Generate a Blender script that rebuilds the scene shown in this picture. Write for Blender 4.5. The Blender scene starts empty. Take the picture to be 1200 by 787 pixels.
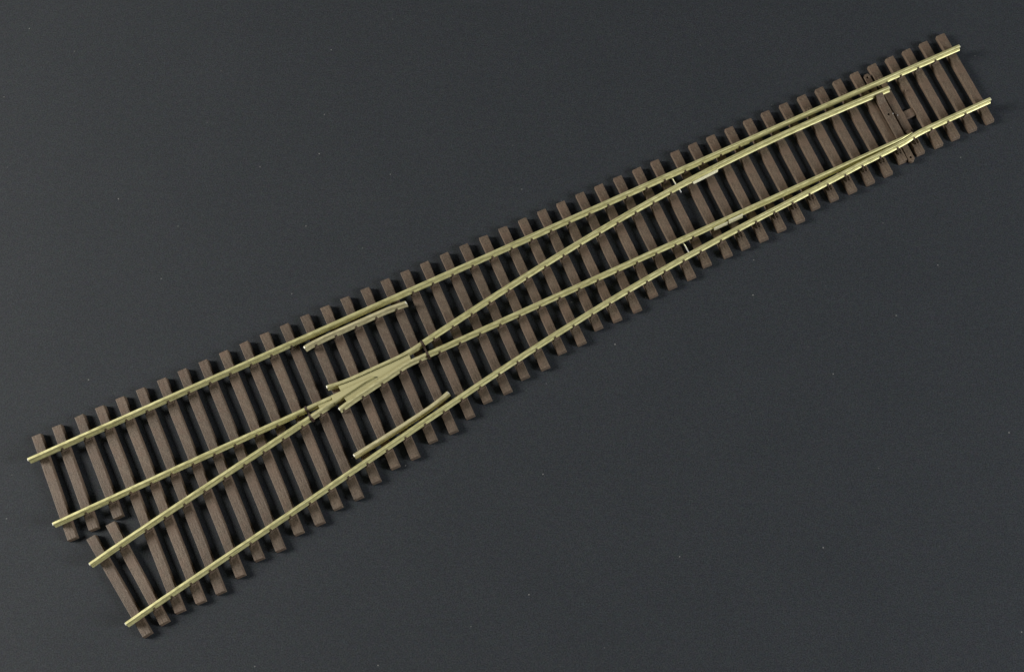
import bpy, bmesh, math, random
from mathutils import Vector, Matrix
random.seed(7)
S = bpy.context.scene
COL = S.collection
MM = 0.001                      # everything below is drawn in millimetres
R = math.radians

# ------------------------------------------------------------------ materials
def new_mat(name):
    m = bpy.data.materials.new(name); m.use_nodes = True
    nt = m.node_tree; nt.nodes.clear()
    out = nt.nodes.new('ShaderNodeOutputMaterial')
    b = nt.nodes.new('ShaderNodeBsdfPrincipled')
    nt.links.new(b.outputs[0], out.inputs[0])
    return m, nt, b

def node(nt, t, **kw):
    n = nt.nodes.new(t)
    for k, v in kw.items():
        if k in n.bl_rna.properties: setattr(n, k, v)
        else: n.inputs[k].default_value = v
    return n

def ramp(nt, src, stops):
    r = nt.nodes.new('ShaderNodeValToRGB')
    e = r.color_ramp.elements
    while len(e) < len(stops): e.new(0.5)
    for k, (p, c) in enumerate(stops):
        e[k].position = p; e[k].color = (*c, 1) if len(c) == 3 else c
    nt.links.new(src, r.inputs[0]); return r

def mapped(nt, kind, scale):
    tc = nt.nodes.new('ShaderNodeTexCoord')
    mp = nt.nodes.new('ShaderNodeMapping'); mp.inputs['Scale'].default_value = scale
    nt.links.new(tc.outputs[kind], mp.inputs[0]); return mp.outputs[0]

def noise(nt, vec, scale, detail=3, rough=0.6):
    n = node(nt, 'ShaderNodeTexNoise', Scale=scale, Detail=detail, Roughness=rough)
    nt.links.new(vec, n.inputs['Vector']); return n.outputs['Fac']

def mixc(nt, fac, a, b, mode='MIX'):
    m = nt.nodes.new('ShaderNodeMix'); m.data_type = 'RGBA'; m.blend_type = mode
    for sock, v in ((m.inputs[0], fac), (m.inputs[6], a), (m.inputs[7], b)):
        if isinstance(v, (int, float)): sock.default_value = v
        elif isinstance(v, tuple): sock.default_value = (*v, 1)
        else: nt.links.new(v, sock)
    return m.outputs[2]

def bump(nt, b, h, strength, dist):
    n = node(nt, 'ShaderNodeBump', Strength=strength, Distance=dist)
    nt.links.new(h, n.inputs['Height']); nt.links.new(n.outputs[0], b.inputs['Normal'])

def mat_plastic():
    m, nt, b = new_mat('brown_sleeper_plastic')
    v = mapped(nt, 'Object', (1000, 1000, 1000))
    vg = mapped(nt, 'Object', (2600, 420, 2600))          # grain along the sleeper
    fine = noise(nt, v, 2.7, 5, .8)
    grain = noise(nt, vg, 1.0, 4, .65)
    patch = noise(nt, v, .35, 2)
    c1 = ramp(nt, grain, [(.25, (.070, .051, .035)), (.55, (.107, .080, .057)), (.8, (.148, .115, .083))]).outputs[0]
    c2 = ramp(nt, fine, [(.32, (.42, .40, .39)), (.5, (.97, .97, .97)), (.68, (1.62, 1.60, 1.58))]).outputs[0]
    c = mixc(nt, .85, c1, c2, 'MULTIPLY')
    red = ramp(nt, patch, [(.4, (0, 0, 0)), (.72, (1, 1, 1))]).outputs[0]
    rm = nt.nodes.new('ShaderNodeMath'); rm.operation = 'MULTIPLY'; rm.inputs[1].default_value = .62
    nt.links.new(red, rm.inputs[0])
    c = mixc(nt, rm.outputs[0], c, (.118, .077, .054))
    oi = nt.nodes.new('ShaderNodeObjectInfo')
    rr = ramp(nt, oi.outputs['Random'], [(0, (.88, .88, .88)), (1, (1.1, 1.09, 1.07))]).outputs[0]
    c = mixc(nt, 1.0, c, rr, 'MULTIPLY')
    nt.links.new(c, b.inputs['Base Color'])
    b.inputs['Roughness'].default_value = .62
    b.inputs['Specular IOR Level'].default_value = .3
    mx = nt.nodes.new('ShaderNodeMath'); mx.operation = 'ADD'
    nt.links.new(fine, mx.inputs[0]); nt.links.new(grain, mx.inputs[1])
    bump(nt, b, mx.outputs[0], .7, .00012)
    return m

def mat_rail(name='nickel_silver_rail', lo=(.46, .435, .195), hi=(.76, .725, .385), metal=.55, rough=.42):
    m, nt, b = new_mat(name)
    v = mapped(nt, 'UV', (.07, 3.6, 1))                   # drawn streaks along the rail
    v2 = mapped(nt, 'UV', (.5, 1.2, 1))
    v3 = mapped(nt, 'Object', (1000, 1000, 1000))
    st = noise(nt, v, 1.0, 3, .6)
    bl = noise(nt, v2, 1.0, 3, .6)
    pit = noise(nt, v3, 3.0, 3, .7)
    c = ramp(nt, st, [(.34, lo), (.62, hi)]).outputs[0]
    c2 = ramp(nt, bl, [(.3, (.70, .69, .63)), (.6, (1.05, 1.05, 1.05))]).outputs[0]
    c = mixc(nt, .9, c, c2, 'MULTIPLY')
    c3 = ramp(nt, pit, [(.28, (.72, .70, .62)), (.42, (1, 1, 1))]).outputs[0]
    c = mixc(nt, .8, c, c3, 'MULTIPLY')
    nt.links.new(c, b.inputs['Base Color'])
    b.inputs['Metallic'].default_value = metal
    rr = nt.nodes.new('ShaderNodeMapRange'); nt.links.new(bl, rr.inputs[0])
    rr.inputs[3].default_value = rough - .1; rr.inputs[4].default_value = rough + .14
    nt.links.new(rr.outputs[0], b.inputs['Roughness'])
    bump(nt, b, st, .35, .00004)
    return m

def mat_simple(name, col, rough, metal, var=.25, scale=2.0):
    m, nt, b = new_mat(name)
    v = mapped(nt, 'Object', (1000, 1000, 1000))
    n = noise(nt, v, scale, 3, .65)
    c = ramp(nt, n, [(.25, tuple(x * (1 - var) for x in col)), (.75, tuple(min(1, x * (1 + var)) for x in col))]).outputs[0]
    nt.links.new(c, b.inputs['Base Color'])
    b.inputs['Roughness'].default_value = rough; b.inputs['Metallic'].default_value = metal
    return m

def mat_paper():
    m, nt, b = new_mat('charcoal_paper')
    v = mapped(nt, 'Object', (1000, 1000, 1000))
    fine = noise(nt, v, 2.6, 3, .7)
    mid = noise(nt, v, .55, 3, .6)
    big = noise(nt, v, .045, 2)
    c = ramp(nt, fine, [(.36, (.0104, .0130, .0162)), (.64, (.0300, .0344, .0396))]).outputs[0]
    c = mixc(nt, .6, c, ramp(nt, mid, [(.3, (.82, .84, .87)), (.7, (1.18, 1.16, 1.14))]).outputs[0], 'MULTIPLY')
    c = mixc(nt, .6, c, ramp(nt, big, [(.3, (.92, .94, .94)), (.7, (1.08, 1.07, 1.06))]).outputs[0], 'MULTIPLY')
    cn = node(nt, 'ShaderNodeTexNoise', Scale=.9, Detail=2.0); nt.links.new(v, cn.inputs['Vector'])   # faint tint of mixed fibres
    c = mixc(nt, .16, c, cn.outputs['Color'], 'OVERLAY')
    vo = node(nt, 'ShaderNodeTexVoronoi', Scale=.055, voronoi_dimensions='2D'); nt.links.new(v, vo.inputs['Vector'])   # stray dust
    lt = nt.nodes.new('ShaderNodeMath'); lt.operation = 'LESS_THAN'; lt.inputs[1].default_value = .011
    nt.links.new(vo.outputs['Distance'], lt.inputs[0])
    sp = nt.nodes.new('ShaderNodeSeparateColor'); nt.links.new(vo.outputs['Color'], sp.inputs[0])
    gt = nt.nodes.new('ShaderNodeMath'); gt.operation = 'GREATER_THAN'; gt.inputs[1].default_value = .5
    nt.links.new(sp.outputs[0], gt.inputs[0])
    mu = nt.nodes.new('ShaderNodeMath'); mu.operation = 'MULTIPLY'
    nt.links.new(lt.outputs[0], mu.inputs[0]); nt.links.new(gt.outputs[0], mu.inputs[1])
    mu2 = nt.nodes.new('ShaderNodeMath'); mu2.operation = 'MULTIPLY'
    nt.links.new(mu.outputs[0], mu2.inputs[0]); nt.links.new(sp.outputs[1], mu2.inputs[1])
    c = mixc(nt, mu2.outputs[0], c, (.15, .15, .145))
    nt.links.new(c, b.inputs['Base Color'])
    b.inputs['Roughness'].default_value = .85
    b.inputs['Specular IOR Level'].default_value = .25
    bump(nt, b, fine, .5, .00012)
    return m

PLASTIC = mat_plastic()
RAIL = mat_rail()
FROG = mat_rail('cast_crossing_metal', (.41, .38, .185), (.58, .545, .305), .45, .5)
CHECK = mat_rail('dull_check_rail_metal', (.40, .36, .20), (.62, .57, .35), .45, .5)
FILED = mat_simple('freshly_filed_metal', (.86, .85, .74), .35, .6, .08)
SILVER = mat_simple('tinned_joiner_metal', (.70, .675, .48), .5, .2, .15)
WIRE = mat_simple('tinned_wire', (.88, .88, .86), .3, .7, .08)
SPACER = mat_simple('dark_brown_insulation', (.042, .026, .018), .55, 0, .3)
PAPER = mat_paper()

# ------------------------------------------------------------------ helpers
def link(name, bm, mats, parent=None, loc=(0, 0, 0), rotz=0.0):
    """a bmesh drawn in millimetres becomes one mesh object"""
    bmesh.ops.recalc_face_normals(bm, faces=bm.faces)
    bmesh.ops.scale(bm, vec=(MM, MM, MM), verts=bm.verts)
    me = bpy.data.meshes.new(name); bm.to_mesh(me); bm.free()
    for m in (mats if isinstance(mats, (list, tuple)) else [mats]): me.materials.append(m)
    o = bpy.data.objects.new(name, me); COL.objects.link(o)
    o.location = Vector(loc) * MM; o.rotation_euler = (0, 0, rotz)
    if parent: o.parent = parent
    return o

def add_hexa(bm, bot, top, mat=0):
    """prism between two equal loops of (x,y,z)"""
    a = [bm.verts.new(p) for p in bot]; b = [bm.verts.new(p) for p in top]
    n = len(a)
    fs = [bm.faces.new(a[::-1]), bm.faces.new(b)]
    for i in range(n): fs.append(bm.faces.new((a[i], a[(i + 1) % n], b[(i + 1) % n], b[i])))
    for f in fs: f.material_index = mat
    return fs

def add_box(bm, cx, cy, z0, z1, lx, ly, rot=0.0, taper=1.0, mat=0):
    c, s = math.cos(rot), math.sin(rot)
    def q(k, z): return [(cx + c * x * k - s * y * k, cy + s * x * k + c * y * k, z)
                         for x, y in ((-lx/2, -ly/2), (lx/2, -ly/2), (lx/2, ly/2), (-lx/2, ly/2))]
    return add_hexa(bm, q(1, z0), q(taper, z1), mat)

def add_prism(bm, pts, z0, z1, mat=0):
    return add_hexa(bm, [(x, y, z0) for x, y in pts], [(x, y, z1) for x, y in pts], mat)

def bevel(bm, w, seg=2):
    bmesh.ops.bevel(bm, geom=list(bm.edges), offset=w, segments=seg, affect='EDGES', profile=.6, clamp_overlap=True)

def add_tube(bm, pts, r, n=8):
    rings = []
    for i, p in enumerate(pts):
        p = Vector(p)
        t = (Vector(pts[min(i + 1, len(pts) - 1)]) - Vector(pts[max(i - 1, 0)])).normalized()
        u = t.orthogonal().normalized(); w = t.cross(u)
        rings.append([bm.verts.new(p + r * (math.cos(2*math.pi*k/n) * u + math.sin(2*math.pi*k/n) * w)) for k in range(n)])
    for a, b in zip(rings, rings[1:]):
        for k in range(n): bm.faces.new((a[k], a[(k+1) % n], b[(k+1) % n], b[k]))
    bm.faces.new(rings[0][::-1]); bm.faces.new(rings[-1])

def poly(c, x):                 # numpy order coefficients
    r = 0.0
    for k in c: r = r * x + k
    return r

def smooth_path(pts, step=1.2):
    """Catmull-Rom through the points"""
    out = []
    P = [pts[0]] + list(pts) + [pts[-1]]
    for i in range(1, len(P) - 2):
        p0, p1, p2, p3 = (Vector((*p, 0)) for p in P[i-1:i+3])
        n = max(1, int((p2 - p1).length / step))
        for k in range(n):
            t = k / n
            v = .5 * (2*p1 + (p2-p0)*t + (2*p0-5*p1+4*p2-p3)*t*t + (3*p1-p0-3*p2+p3)*t**3)
            out.append((v.x, v.y))
    out.append(pts[-1]); return out

ZS = 1.3        # sleeper top
ZF = 1.7        # underside of rail
ZT = 3.6        # rail head
HW = .40        # half head width

# bullhead section: (side, height from the top)
def section(sfoot=1.0, w=1.0, depth=1.0):
    F = .54; f = .24 + (F - .24) * sfoot
    right = [(.27, 0), (.37, -.06), (.40, -.17), (.40, -.44), (.24, -.62), (.24, -1.36), (F - .07, -1.47), (F, -1.55), (F, -1.82), (F - .07, -1.9)]
    left = [(-f + .07 if sfoot > .5 else -f, -1.9), (-f, -1.82), (-f, -1.55), (-f + .08 if sfoot > .5 else -f, -1.47), (-.24, -1.36), (-.24, -.62), (-.40, -.44), (-.40, -.17), (-.37, -.06), (-.27, 0)]
    return [(x * w, z * depth) for x, z in right + left]

def sweep_rail(bm, path, zt=ZT, foot=None, width=None, ends=(True, True), offset=-HW):
    """path = line of the head's upper edge; the section runs along it, +side to the left of travel"""
    uv = bm.loops.layers.uv.verify()
    N = len(path); dist = [0.0]
    for a, b in zip(path, path[1:]): dist.append(dist[-1] + math.dist(a, b))
    rings = []; st = []
    def ring(p, t, sec, dz=0.0):
        n = (-t[1], t[0])
        out = []
        for s, z in sec:
            zz = zt + z
            if dz and z > -.3: zz -= dz
            out.append(bm.verts.new((p[0] + n[0] * s, p[1] + n[1] * s, zz)))
        return out
    for i, p in enumerate(path):
        a = path[max(i - 1, 0)]; b = path[min(i + 1, N - 1)]
        L = math.dist(a, b); t = ((b[0] - a[0]) / L, (b[1] - a[1]) / L)
        n = (-t[1], t[0]); c = (p[0] + n[0] * offset, p[1] + n[1] * offset)
        sec = section(foot(p[0]) if foot else 1.0)
        if width:
            k = width(p[0])         # planed blade: keeps its upper edge, loses its lower one
            sec = [(HW - (HW - s) * k, z) for s, z in sec]
        if i == 0 and ends[0]:
            rings.append(ring(c, t, sec, .32)); st.append(dist[0])
            c2 = (c[0] + t[0] * .3, c[1] + t[1] * .3)
            rings.append(ring(c2, t, sec)); st.append(dist[0] + .3); continue
        if i == N - 1 and ends[1]:
            c2 = (c[0] - t[0] * .3, c[1] - t[1] * .3)
            rings.append(ring(c2, t, sec)); st.append(dist[-1] - .3)
            rings.append(ring(c, t, sec, .32)); st.append(dist[-1]); continue
        rings.append(ring(c, t, sec)); st.append(dist[i])
    m = len(rings[0])
    per = [0.0]
    s0 = section()
    for k in range(m): per.append(per[-1] + math.dist(s0[k], s0[(k + 1) % m]))
    ph = random.uniform(0, 500)
    for i in range(len(rings) - 1):
        filed = (i == 0 and ends[0]) or (i == len(rings) - 2 and ends[1])
        for k in range(m):
            k2 = (k + 1) % m
            f = bm.faces.new((rings[i][k], rings[i][k2], rings[i+1][k2], rings[i+1][k]))
            f.material_index = 1 if (filed and (k in (0, 1, m - 1, m - 2, m-3))) else 0
            for lp, (uu, vv) in zip(f.loops, ((st[i], per[k]), (st[i], per[k+1]), (st[i+1], per[k+1]), (st[i+1], per[k]))):
                lp[uv].uv = (uu + ph, vv + ph)
    for rg, e in ((rings[0][::-1], ends[0]), (rings[-1], ends[1])):
        f = bm.faces.new(rg); f.material_index = 1 if e else 0
    return bm

def rng(a, b, step=2.0):
    n = max(1, round((b - a) / step)); return [a + (b - a) * i / n for i in range(n + 1)]

# ------------------------------------------------------------------ lines of the rails (upper head edges)
ANG = R(30.480587543)
P4 = (1.5353648565, 1.3056182479, -3.9701001920, -5.4808686550, 16.1302870532, -7.5904110360)
P3 = (0.9532451526, -0.2109656516, -4.0602319370, -3.9700993862, 16.3401480745, 11.8812231357)
y1 = lambda x: 23.77 - .0005 * (x + 20) - .35 * max(0, (x - 60) / 95) ** 2
y2 = lambda x: 4.24 + .0009 * x - (.14 * ((-100 - x) / 32) if x < -100 else 0)
y3 = lambda x: poly(P3, x / 100)
y4 = lambda x: poly(P4, x / 100)
R4TAIL = [(112, 2.72), (117.3, 2.92), (123, 3.22), (126.5, 3.52), (129.6, 4.02), (133, 4.24), (140, 4.27), (154.75, 4.29)]
line = lambda f, a, b, st=2.0: [(x, f(x)) for x in rng(a, b, st)]
stock_curved = smooth_path(line(y4, -124.8, 108, 4) + R4TAIL)
def y4full(x):
    for a, b in zip(stock_curved, stock_curved[1:]):
        if a[0] <= x <= b[0]: return a[1] + (b[1] - a[1]) * (x - a[0]) / (b[0] - a[0])
    return y4(x)

# ------------------------------------------------------------------ the turnout
root = bpy.data.objects.new('railway_turnout', None); COL.objects.link(root)
root.empty_display_size = .02
root.rotation_euler = (0, 0, ANG)
root['label'] = 'model railway turnout with brown plastic sleepers and yellowish metal rails lying on dark grey paper'
root['category'] = 'railway track'

# --- sleepers
FX = (-0.0001063158552, 0.0041709309286, 6.0108875873785, -127.8756039982)
LEN = [31.8, 31.8, 31.6, 63.1, 63.2, 63.1, 61.3, 59.3, 59.3, 57.3, 57.3, 55.4, 55.3, 53.3, 51.7, 51.6, 49.5, 49.5, 47.5, 45.5, 45.5,
       43.8, 43.7, 41.6, 41.6, 39.6, 39.6, 39.6, 37.6, 37.6, 37.3, 35.8, 35.9, 35.8, 35.8, 35.4, 35.3, 33.6, 33.5, 33.6, 33.5,
       33.4, 31.5, 31.5, 31.6, 31.6, 31.5, 31.4]
JX = {0: -.1, 1: -.2, 2: .2, 3: .1, 5: -.15, 31: -.2, 32: .35}
sleepers = []       # (object, north point, unit direction, length)
def make_sleeper(nx, ny, ang, length, w=2.55, extra=None):
    d = (math.cos(ang), math.sin(ang))
    cx, cy = nx + d[0] * length / 2, ny + d[1] * length / 2
    bm = bmesh.new()
    t = bm.verts
    L = length
    bot = [(-w/2 - .1, -L/2 - .1, 0), (w/2 + .1, -L/2 - .1, 0), (w/2 + .1, L/2 + .1, 0), (-w/2 - .1, L/2 + .1, 0)]
    jw = [random.uniform(-.05, .05) for _ in range(4)]
    top = [(-w/2 + jw[0], -L/2 + jw[1], ZS), (w/2 + jw[2], -L/2 - jw[1], ZS), (w/2 + jw[0], L/2 + jw[3], ZS), (-w/2 + jw[2], L/2 - jw[3], ZS)]
    add_hexa(bm, bot, top)
    bevel(bm, .15, 2)
    if extra: extra(bm)
    o = link('sleeper', bm, PLASTIC, root, (cx, cy, 0), ang + math.pi / 2)
    sleepers.append((o, (nx, ny), d, length))
    return o

def nub(bm):
    add_box(bm, -1.0, 4.05, ZS - .1, ZS + .55, .7, .6, .4, .6)
for i in range(48):
    x = poly(FX, i) + JX.get(i, 0) + random.uniform(-.06, .06)
    y = poly((-0.00049, 0.01341, 30.3927), i) + random.uniform(-.06, .06)
    a = R(-91.75 + .019 * i + random.uniform(-.15, .15)) if i > 2 else R((-93.0, -92.6, -91.6)[i])
    make_sleeper(x, y, a, LEN[i], extra=nub if i == 44 else None)
for (nx, ny), (sx, sy) in (((-125.06, -3.12), (-121.41, -34.7)), ((-119.08, -1.86), (-116.2, -33.69))):
    make_sleeper(nx, ny, math.atan2(sy - ny, sx - nx), math.hypot(sx - nx, sy - ny))

# --- rails
def rail(name, path, mat=RAIL, parent=root, **kw):
    bm = bmesh.new(); sweep_rail(bm, path, **kw)
    return link(name, bm, [mat, FILED], parent)

planed = lambda x: 0.0 if 86 < x < 131 else 1.0
def with_planed(pts):
    out = []
    for p in pts: out.append(p)
    for xx in (85.95, 86.05, 130.95, 131.05): out.append((xx, y1(xx)))
    return sorted(out)
rail('stock_rail', with_planed(line(y1, -131.7, 155, 4)), foot=planed)
rail('stock_rail', stock_curved)
rail('running_rail', line(y2, -132.1, -59.5, 4), ends=(True, False))
rail('running_rail', line(y3, -127.4, -59.4, 2), ends=(True, False))
rail('closure_rail', line(y2, -22.9, 69.2, 4), ends=(False, False))
rail('closure_rail', line(y3, -22.9, 72.2, 2), ends=(False, False))
rail('switch_rail', line(y3, 72.3, 130.1, 2), ends=(False, True))
bw = lambda x: 1.0 if x < 124.5 else max(.3, 1 - .7 * (x - 124.5) / 4.6)
rail('switch_rail', line(y2, 69.25, 129.1, 1), width=bw, ends=(False, True))
ncheck = [(-52.9, 20.75), (-51.4, 21.0), (-47.5, 21.22), (-44, 21.26), (-31, 21.26), (-27.5, 21.2), (-25, 21.0), (-22.2, 20.7)]
scheck = [(-53.0, -13.9), (-49, -13.35), (-45.5, -12.9), (-38.7, -11.92), (-31.5, -10.75), (-27.5, -9.95), (-24.8, -9.25), (-22.7, -8.6)]
rail('check_rail', smooth_path(ncheck), CHECK)
rail('check_rail', smooth_path(scheck), CHECK)

# --- crossing
nwing = [(-23.6, 7.72), (-26.2, 7.28), (-29, 6.95), (-31.5, 6.82), (-36, 6.80), (-45.0, 6.82), (-48.5, 7.05), (-51.75, 7.5)]
swing = [(-23.5, 4.22), (-27.5, 4.2), (-30.2, 4.05), (-33, 3.55)] + [(x, y3(x) - 2.62) for x in (-37, -41, -45)] + [(-48.4, .78), (-51.4, .05)]
frog_bm = bmesh.new()
nw = smooth_path(nwing); sw = smooth_path(swing)
# floor of the flangeways: two plates, with a narrow slot beside the wing rail and beside the nose
vs = lambda x: y3(x) - .86
north = [(x, y - .80 - .16) for x, y in nw if -48.8 < x < -27.9]            # x falls
south = [(x, y - .35) for x, y in sw if -48.8 < x < -28.0]
south_y = min(south, key=lambda p: abs(p[0] + 38.4))[1]
lower = [(x, vs(x) + .35) for x in (-48.8, -47, -45, -43, -41)] + [(-38.95, 4.05), (-38.38, 3.95)]
plate_a = [(-27.8, north[0][1])] + north + [(-48.8, north[-1][1])] + lower + [(-38.38, south_y)] + [p for p in south[::-1] if p[0] > -38.2] + [(-28.0, south[0][1])]
upper = [(x, vs(x) - .17) for x in (-39.4, -41, -43, -45, -47, -48.8)]
plate_b = [(-38.42, south_y), (-38.42, 3.75), (-38.9, 3.85)] + upper + [p for p in south[::-1] if p[0] < -38.7]
for pl in (plate_a, plate_b): add_prism(frog_bm, pl, ZF + .1, ZT - .46)
frog = link('crossing_frog', frog_bm, FROG, root)
def rev(p): return [(x, y) for x, y in p[::-1]]
rail('wing_rail', rev(nw), FROG, frog, ends=(True, False))
rail('wing_rail', rev(sw), FROG, frog, ends=(True, False))
rail('point_rail', line(y2, -58.9, -51.6, 2), FROG, frog, ends=(False, False))
rail('point_rail', line(y3, -58.9, -51.6, 1), FROG, frog, ends=(False, False))
bm = bmesh.new()
ysouth = lambda x: y3(x) - .86
tipx = -38.7
vee = [(-51.6, y2(-51.6)), (-51.6, ysouth(-51.6))] + [(x, ysouth(x)) for x in (-48, -45, -42)] + [(tipx, 4.06), (tipx, y2(tipx))]
add_prism(bm, vee, ZF, ZT)
bmesh.ops.bevel(bm, geom=[e for e in bm.edges if all(v.co.z > ZT - .01 for v in e.verts)], offset=.07, segments=1, affect='EDGES')
link('crossing_nose', bm, FROG, frog)
bm = bmesh.new()
add_prism(bm, [(-55.9, y2(-55.9) - .7), (-55.9, y3(-55.9) - .2), (-51.65, y3(-51.65) - .2), (-51.65, y2(-51.65) - .7)], ZF + .2, ZT - .35)
link('filler_plate', bm, FROG, frog)

# --- insulating spacers in the gaps beside the crossing
for ends in (((-59.2, y2(-59.2) - HW), (-59.1, y3(-59.1) - HW)), ((-23.25, 7.78 - HW), (-23.2, 4.22 - HW))):
    bm = bmesh.new()
    (ax, ay), (bx, by) = ends
    for (px, py), rot in zip(ends, ((R(0), R(26)) if ax < -50 else (R(-12), R(0)))):
        if ax > -50: rot = R(8) if py > 5 else 0
        else: rot = 0 if py > 2 else R(14)
        add_box(bm, px, py, ZF - .35, ZT + .10, .55, 1.12, rot)
        add_box(bm, px, py, ZF - .35, ZT - .9, .75, 1.5, rot)
    add_box(bm, (ax + bx)/2, (ay + by)/2, ZF - .35, ZF + 1.1, .5, math.dist((ax, ay), (bx, by)), math.atan2(by - ay, bx - ax) + math.pi/2)
    link('insulating_spacer', bm, SPACER, root)

# --- rail joiners at the heel of the switch rails
def joiner(f, x0, x1, cuts, name='rail_joiner'):
    bm = bmesh.new()
    for a, b, hi in cuts:
        xm = (a + b) / 2; rot = math.atan((f(b) - f(a)) / (b - a)); yc = f(xm) - HW
        c, s = math.cos(rot), math.sin(rot)
        def at(off): return (xm - s * off, yc + c * off)
        ln = (b - a) / c
        add_box(bm, *at(0), ZF - .22, ZF - .02, ln, 1.75, rot)                 # tray under the foot
        for sd in (-1, 1):
            add_box(bm, *at(sd * .66), ZF - .1, ZF + (hi if sd < 0 else hi * .6), ln, .30, rot)      # turned-up flanges
            add_box(bm, *at(sd * .86), ZF - .22, ZF + .12, ln * .96, .36, rot)
    bevel(bm, .04, 1)
    return link(name, bm, SILVER, root)
joiner(y3, 65.5, 74, [(65.6, 73.9, .55)])
joiner(y2, 64.5, 73.8, [(64.6, 69.0, .75), (69.3, 73.8, 1.3)])

# --- bonding wires
for pts in ([(61.0, 23.1, 1.35), (61.05, 22.3, 1.75), (61.2, 20.6, 1.8), (61.3, 19.6, 1.6), (61.45, 18.4, 1.5), (61.5, 17.9, 1.2)],
            [(55.0, 3.6, 1.35), (55.05, 2.6, 1.7), (55.15, 1.0, 1.75), (55.2, -.2, 1.7), (55.2, -1.0, 1.4)]):
    bm = bmesh.new(); add_tube(bm, pts, .22)
    link('bonding_wire', bm, WIRE, root)

# --- tie bar
def plate_with_holes(name, outline, holes, z0, z1, mat, parent):
    cu = bpy.data.curves.new(name, 'CURVE'); cu.dimensions = '2D'; cu.fill_mode = 'BOTH'
    cu.extrude = (z1 - z0) / 2 - .06; cu.bevel_depth = .06; cu.bevel_resolution = 1
    loops = [outline] + [[(hx + r * math.cos(2*math.pi*k/16), hy + r * math.sin(2*math.pi*k/16)) for k in range(16)] for hx, hy, r in holes]
    for lp in loops:
        sp = cu.splines.new('POLY'); sp.points.add(len(lp) - 1)
        for p, (x, y) in zip(sp.points, lp): p.co = (x, y, 0, 1)
        sp.use_cyclic_u = True
    tmp = bpy.data.objects.new(name, cu); COL.objects.link(tmp)
    bpy.context.view_layer.update()
    me = bpy.data.meshes.new_from_object(tmp.evaluated_get(bpy.context.evaluated_depsgraph_get()))
    bpy.data.objects.remove(tmp, do_unlink=True); bpy.data.curves.remove(cu)
    bm = bmesh.new(); bm.from_mesh(me); bpy.data.meshes.remove(me)
    bmesh.ops.translate(bm, vec=(0, 0, (z0 + z1) / 2), verts=bm.verts)
    return link(name, bm, mat, parent)
TX = lambda y: 126.35 + .030 * (y - 13)
def bar_outline(y0, y1_, w):
    c0, c1 = TX(y0), TX(y1_); r = .45
    return [(c0 - w/2 + r, y0), (c0 + w/2 - r, y0), (c0 + w/2, y0 + r), (c1 + w/2, y1_ - r), (c1 + w/2 - r, y1_), (c1 - w/2 + r, y1_), (c1 - w/2, y1_ - r), (c0 - w/2, y0 + r)]
tie = plate_with_holes('tie_bar', bar_outline(-2.5, 28.0, 1.75), [(TX(26.9), 26.9, .43), (TX(-1.3), -1.3, .43), (TX(13.2) - .05, 13.2, .43)], .25, 1.28, PLASTIC, root)
bm = bmesh.new()
wide = plate_with_holes('tie_bar_bridge', [(x - .05, y) for x, y in bar_outline(4.1, 20.15, 2.4)], [(TX(13.2) - .05, 13.2, .43)], 1.31, 2.1, PLASTIC, tie)
bm = bmesh.new()                # the bridge rises to meet the web of the open switch rail
xe = TX(18.5) - .05
add_hexa(bm, [(xe - 1.15, 17.0, 1.6), (xe + 1.15, 17.0, 1.6), (xe + 1.18, 19.72, 1.6), (xe - 1.12, 19.72, 1.6)],
         [(xe - 1.15, 17.0, 2.12), (xe + 1.15, 17.0, 2.12), (xe + 1.18, 19.72, 2.95), (xe - 1.12, 19.72, 2.95)])
bevel(bm, .06, 1)
link('rail_clip', bm, PLASTIC, tie)
for px, py, pz in ((TX(12.9) + 1.1, 12.75, 1.85), (TX(12.2) + 2.4, 12.1, 1.2)):
    bm = bmesh.new(); add_box(bm, px, py, pz, pz + .45, .32, .32, .5, .6); link('wire_stub', bm, WIRE, tie)
# moulded link between two sleepers at the switch end
bm = bmesh.new(); add_box(bm, 132.5, 11.55, .15, .80, 3.4, 2.6, R(-1)); bevel(bm, .1, 1)
link('link_block', bm, PLASTIC, root)

# --- chairs: one on each crossing of a sleeper and a rail
def chair_bm(bm, p, t, jaw_n=True, jaw_s=True, ribs=False, long_n=0.0, long_s=0.0):
    rot = math.atan2(t[1], t[0]); c, s = math.cos(rot), math.sin(rot)
    k = random.uniform(-.12, .12)
    def b(a, o, z0, z1, la, lo, taper=1.0): add_box(bm, p[0] + c*a - s*o, p[1] + s*a + c*o, z0, z1, la, lo, rot, taper)
    b(0, (long_n - long_s) / 2, ZS - .12, ZF - .02, 1.75, 1.9 + long_n + long_s, .9)
    for sd, on, ext in ((1, jaw_n, long_n), (-1, jaw_s, long_s)):
        if not on: continue
        j = -.15 + k
        b(j, sd * .66, ZF - .06, ZF + .46, .62, .30, .88)
        if sd < 0: b(j, sd * .46, ZF + .2, ZF + .60, .56, .44, .88)
        else: b(j - .1, .66, ZF - .05, ZF + 1.45, .78, .54, .92)
        if ribs:
            for dx in (-.42, .42): b(dx, sd * 1.25, ZF - .2, ZF + .34, .22, 1.0, .8)
            for dx in (-.42, .42): b(dx, sd * 1.95, ZF - .25, ZF + .12, .30, .5, .8)

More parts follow.
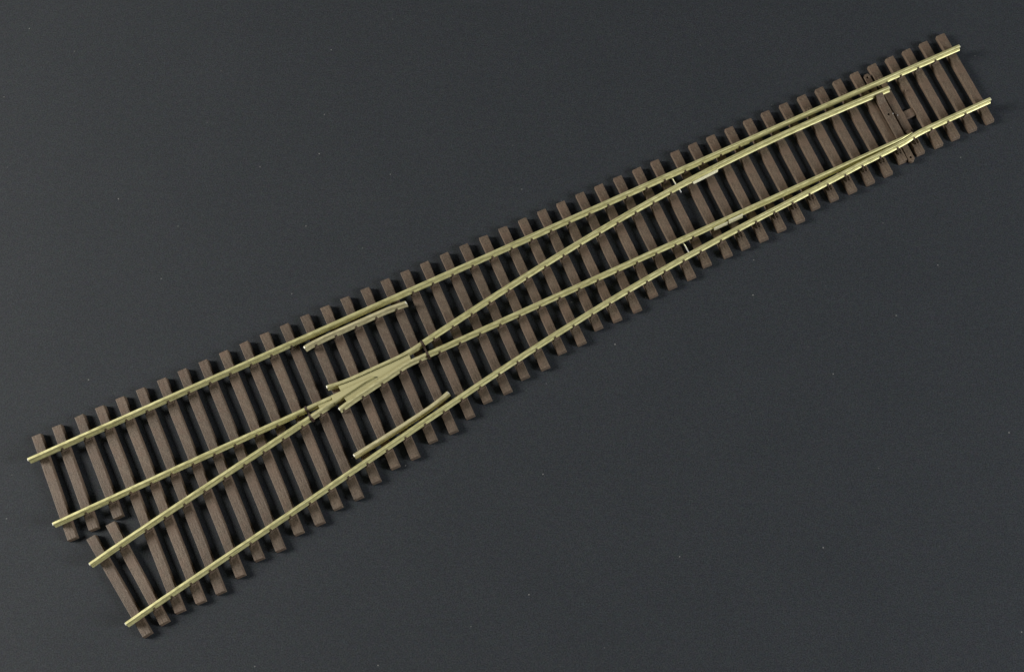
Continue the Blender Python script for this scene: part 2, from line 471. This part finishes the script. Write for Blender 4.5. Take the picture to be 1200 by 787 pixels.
lines = {
    'stock': (lambda x: y1(x), -131, 154.5), 'curved': (y4full, -124.5, 154.4),
    'run2': (y2, -131.5, -60.5), 'run3': (y3, -127, -60.5),
    'close2': (y2, -21.5, 63.5), 'close3': (y3, -21.5, 64.5),
}
def interp(path):
    def f(x):
        for a, b in zip(path, path[1:]):
            lo, hi = (a, b) if a[0] <= b[0] else (b, a)
            if lo[0] <= x <= hi[0]: return lo[1] + (hi[1] - lo[1]) * (x - lo[0]) / max(1e-6, hi[0] - lo[0])
        return path[-1][1]
    return f
lines['nwing'] = (interp(nw), -51.5, -24.5); lines['swing'] = (interp(sw), -51.2, -24.5)
lines['pt2'] = (y2, -58.3, -54); lines['pt3'] = (y3, -58.3, -54)
lines['ncheck'] = (interp(smooth_path(ncheck)), -52.3, -22.9); lines['scheck'] = (interp(smooth_path(scheck)), -52.5, -23.2)
chairs = []
for si, (so, (nx, ny), d, L) in enumerate(sleepers):
    if si in (0, 47, 48): continue
    hits = []
    for nm, (f, xa, xb) in lines.items():
        x = nx
        for _ in range(6):          # where the sleeper's centre line meets the rail
            y = f(x) - HW; s = (y - ny) / d[1]; x = nx + d[0] * s
        if not (xa <= x <= xb) or not (1.2 < s < L - 1.0): continue
        e = .5; t = (2 * e, f(min(x + e, xb)) - f(max(x - e, xa))); hits.append((y, nm, (x, y), t))
    hits.sort()
    for k, (y, nm, p, t) in enumerate(hits):
        up = hits[k+1][0] - y if k + 1 < len(hits) else 99
        dn = y - hits[k-1][0] if k else 99
        kw = dict(jaw_n=up > 3.1, jaw_s=dn > 3.1)
        if nm == 'stock' and p[0] > 84 and p[0] < 131: kw.update(jaw_s=False, ribs=True, long_s=2.4)
        if nm == 'curved' and p[0] > 66 and p[0] < 131: kw.update(jaw_n=False, ribs=True, long_n=2.2)
        if nm == 'nwing': kw['jaw_s'] = False
        if nm == 'swing': kw['jaw_n'] = False
        chairs.append((so, nm, p, t, kw))
chairs.sort(key=lambda q: q[2][0])
rest = bmesh.new()
for k, (so, nm, p, t, kw) in enumerate(chairs):
    if k < 100:
        bm = bmesh.new(); chair_bm(bm, p, t, **kw)
        bmesh.ops.transform(bm, matrix=(Matrix.Translation(so.location / MM) @ Matrix.Rotation(so.rotation_euler.z, 4, 'Z')).inverted(), verts=bm.verts)
        link('rail_chair', bm, PLASTIC, so)
    else:
        chair_bm(rest, p, t, **kw)
o = link('rail_chair', rest, PLASTIC, root); o['kind'] = 'stuff'

# ------------------------------------------------------------------ setting
bm = bmesh.new(); add_box(bm, 0, 0, -2, 0, 1400, 1100)
g = link('paper_ground', bm, PAPER); g['kind'] = 'structure'

# ------------------------------------------------------------------ light
w = bpy.data.worlds.new('World'); S.world = w; w.use_nodes = True
bg = w.node_tree.nodes['Background']; bg.inputs[0].default_value = (.93, .97, 1, 1); bg.inputs[1].default_value = .075
def area(name, loc, target, size, power, col):
    l = bpy.data.lights.new(name, 'AREA'); l.shape = 'DISK'; l.size = size; l.energy = power; l.color = col
    o = bpy.data.objects.new(name, l); COL.objects.link(o); o.location = loc
    o.rotation_euler = (Vector(target) - Vector(loc)).to_track_quat('-Z', 'Y').to_euler()
area('lamp_key', (-.80, -.05, .34), (0, .01, 0), .30, 13.0, (1, .965, .90))
area('lamp_fill', (.80, -.12, .31), (0, .01, 0), .30, 8.6, (.97, .98, 1))

# ------------------------------------------------------------------ camera
F, TH, ROLL, CX, CY = 1292.0787, .1787767134, .0686984200, 839.56911, 759.04057
c0 = Vector((62.97420250, -136.50120803, 288.42171129)) * MM
fw = Vector((0, math.sin(TH), -math.cos(TH))); up0 = Vector((0, math.cos(TH), math.sin(TH))); x0 = Vector((1, 0, 0))
rt = math.cos(ROLL) * x0 + math.sin(ROLL) * up0; up = -math.sin(ROLL) * x0 + math.cos(ROLL) * up0
cam = bpy.data.cameras.new('camera'); co = bpy.data.objects.new('camera', cam); COL.objects.link(co)
M = Matrix.Identity(4)
for i in range(3): M[i][0], M[i][1], M[i][2], M[i][3] = rt[i], up[i], -fw[i], c0[i]
co.matrix_world = M
cam.sensor_fit = 'HORIZONTAL'; cam.sensor_width = 36; cam.lens = F / 1200 * 36
cam.shift_x = (600 - CX) / 1200; cam.shift_y = (CY - 393.5) / 1200
cam.clip_start = .01; cam.clip_end = 20
S.camera = co
S.view_settings.view_transform = 'Standard'; S.view_settings.look = 'None'
S.view_settings.exposure = 0; S.view_settings.gamma = 1
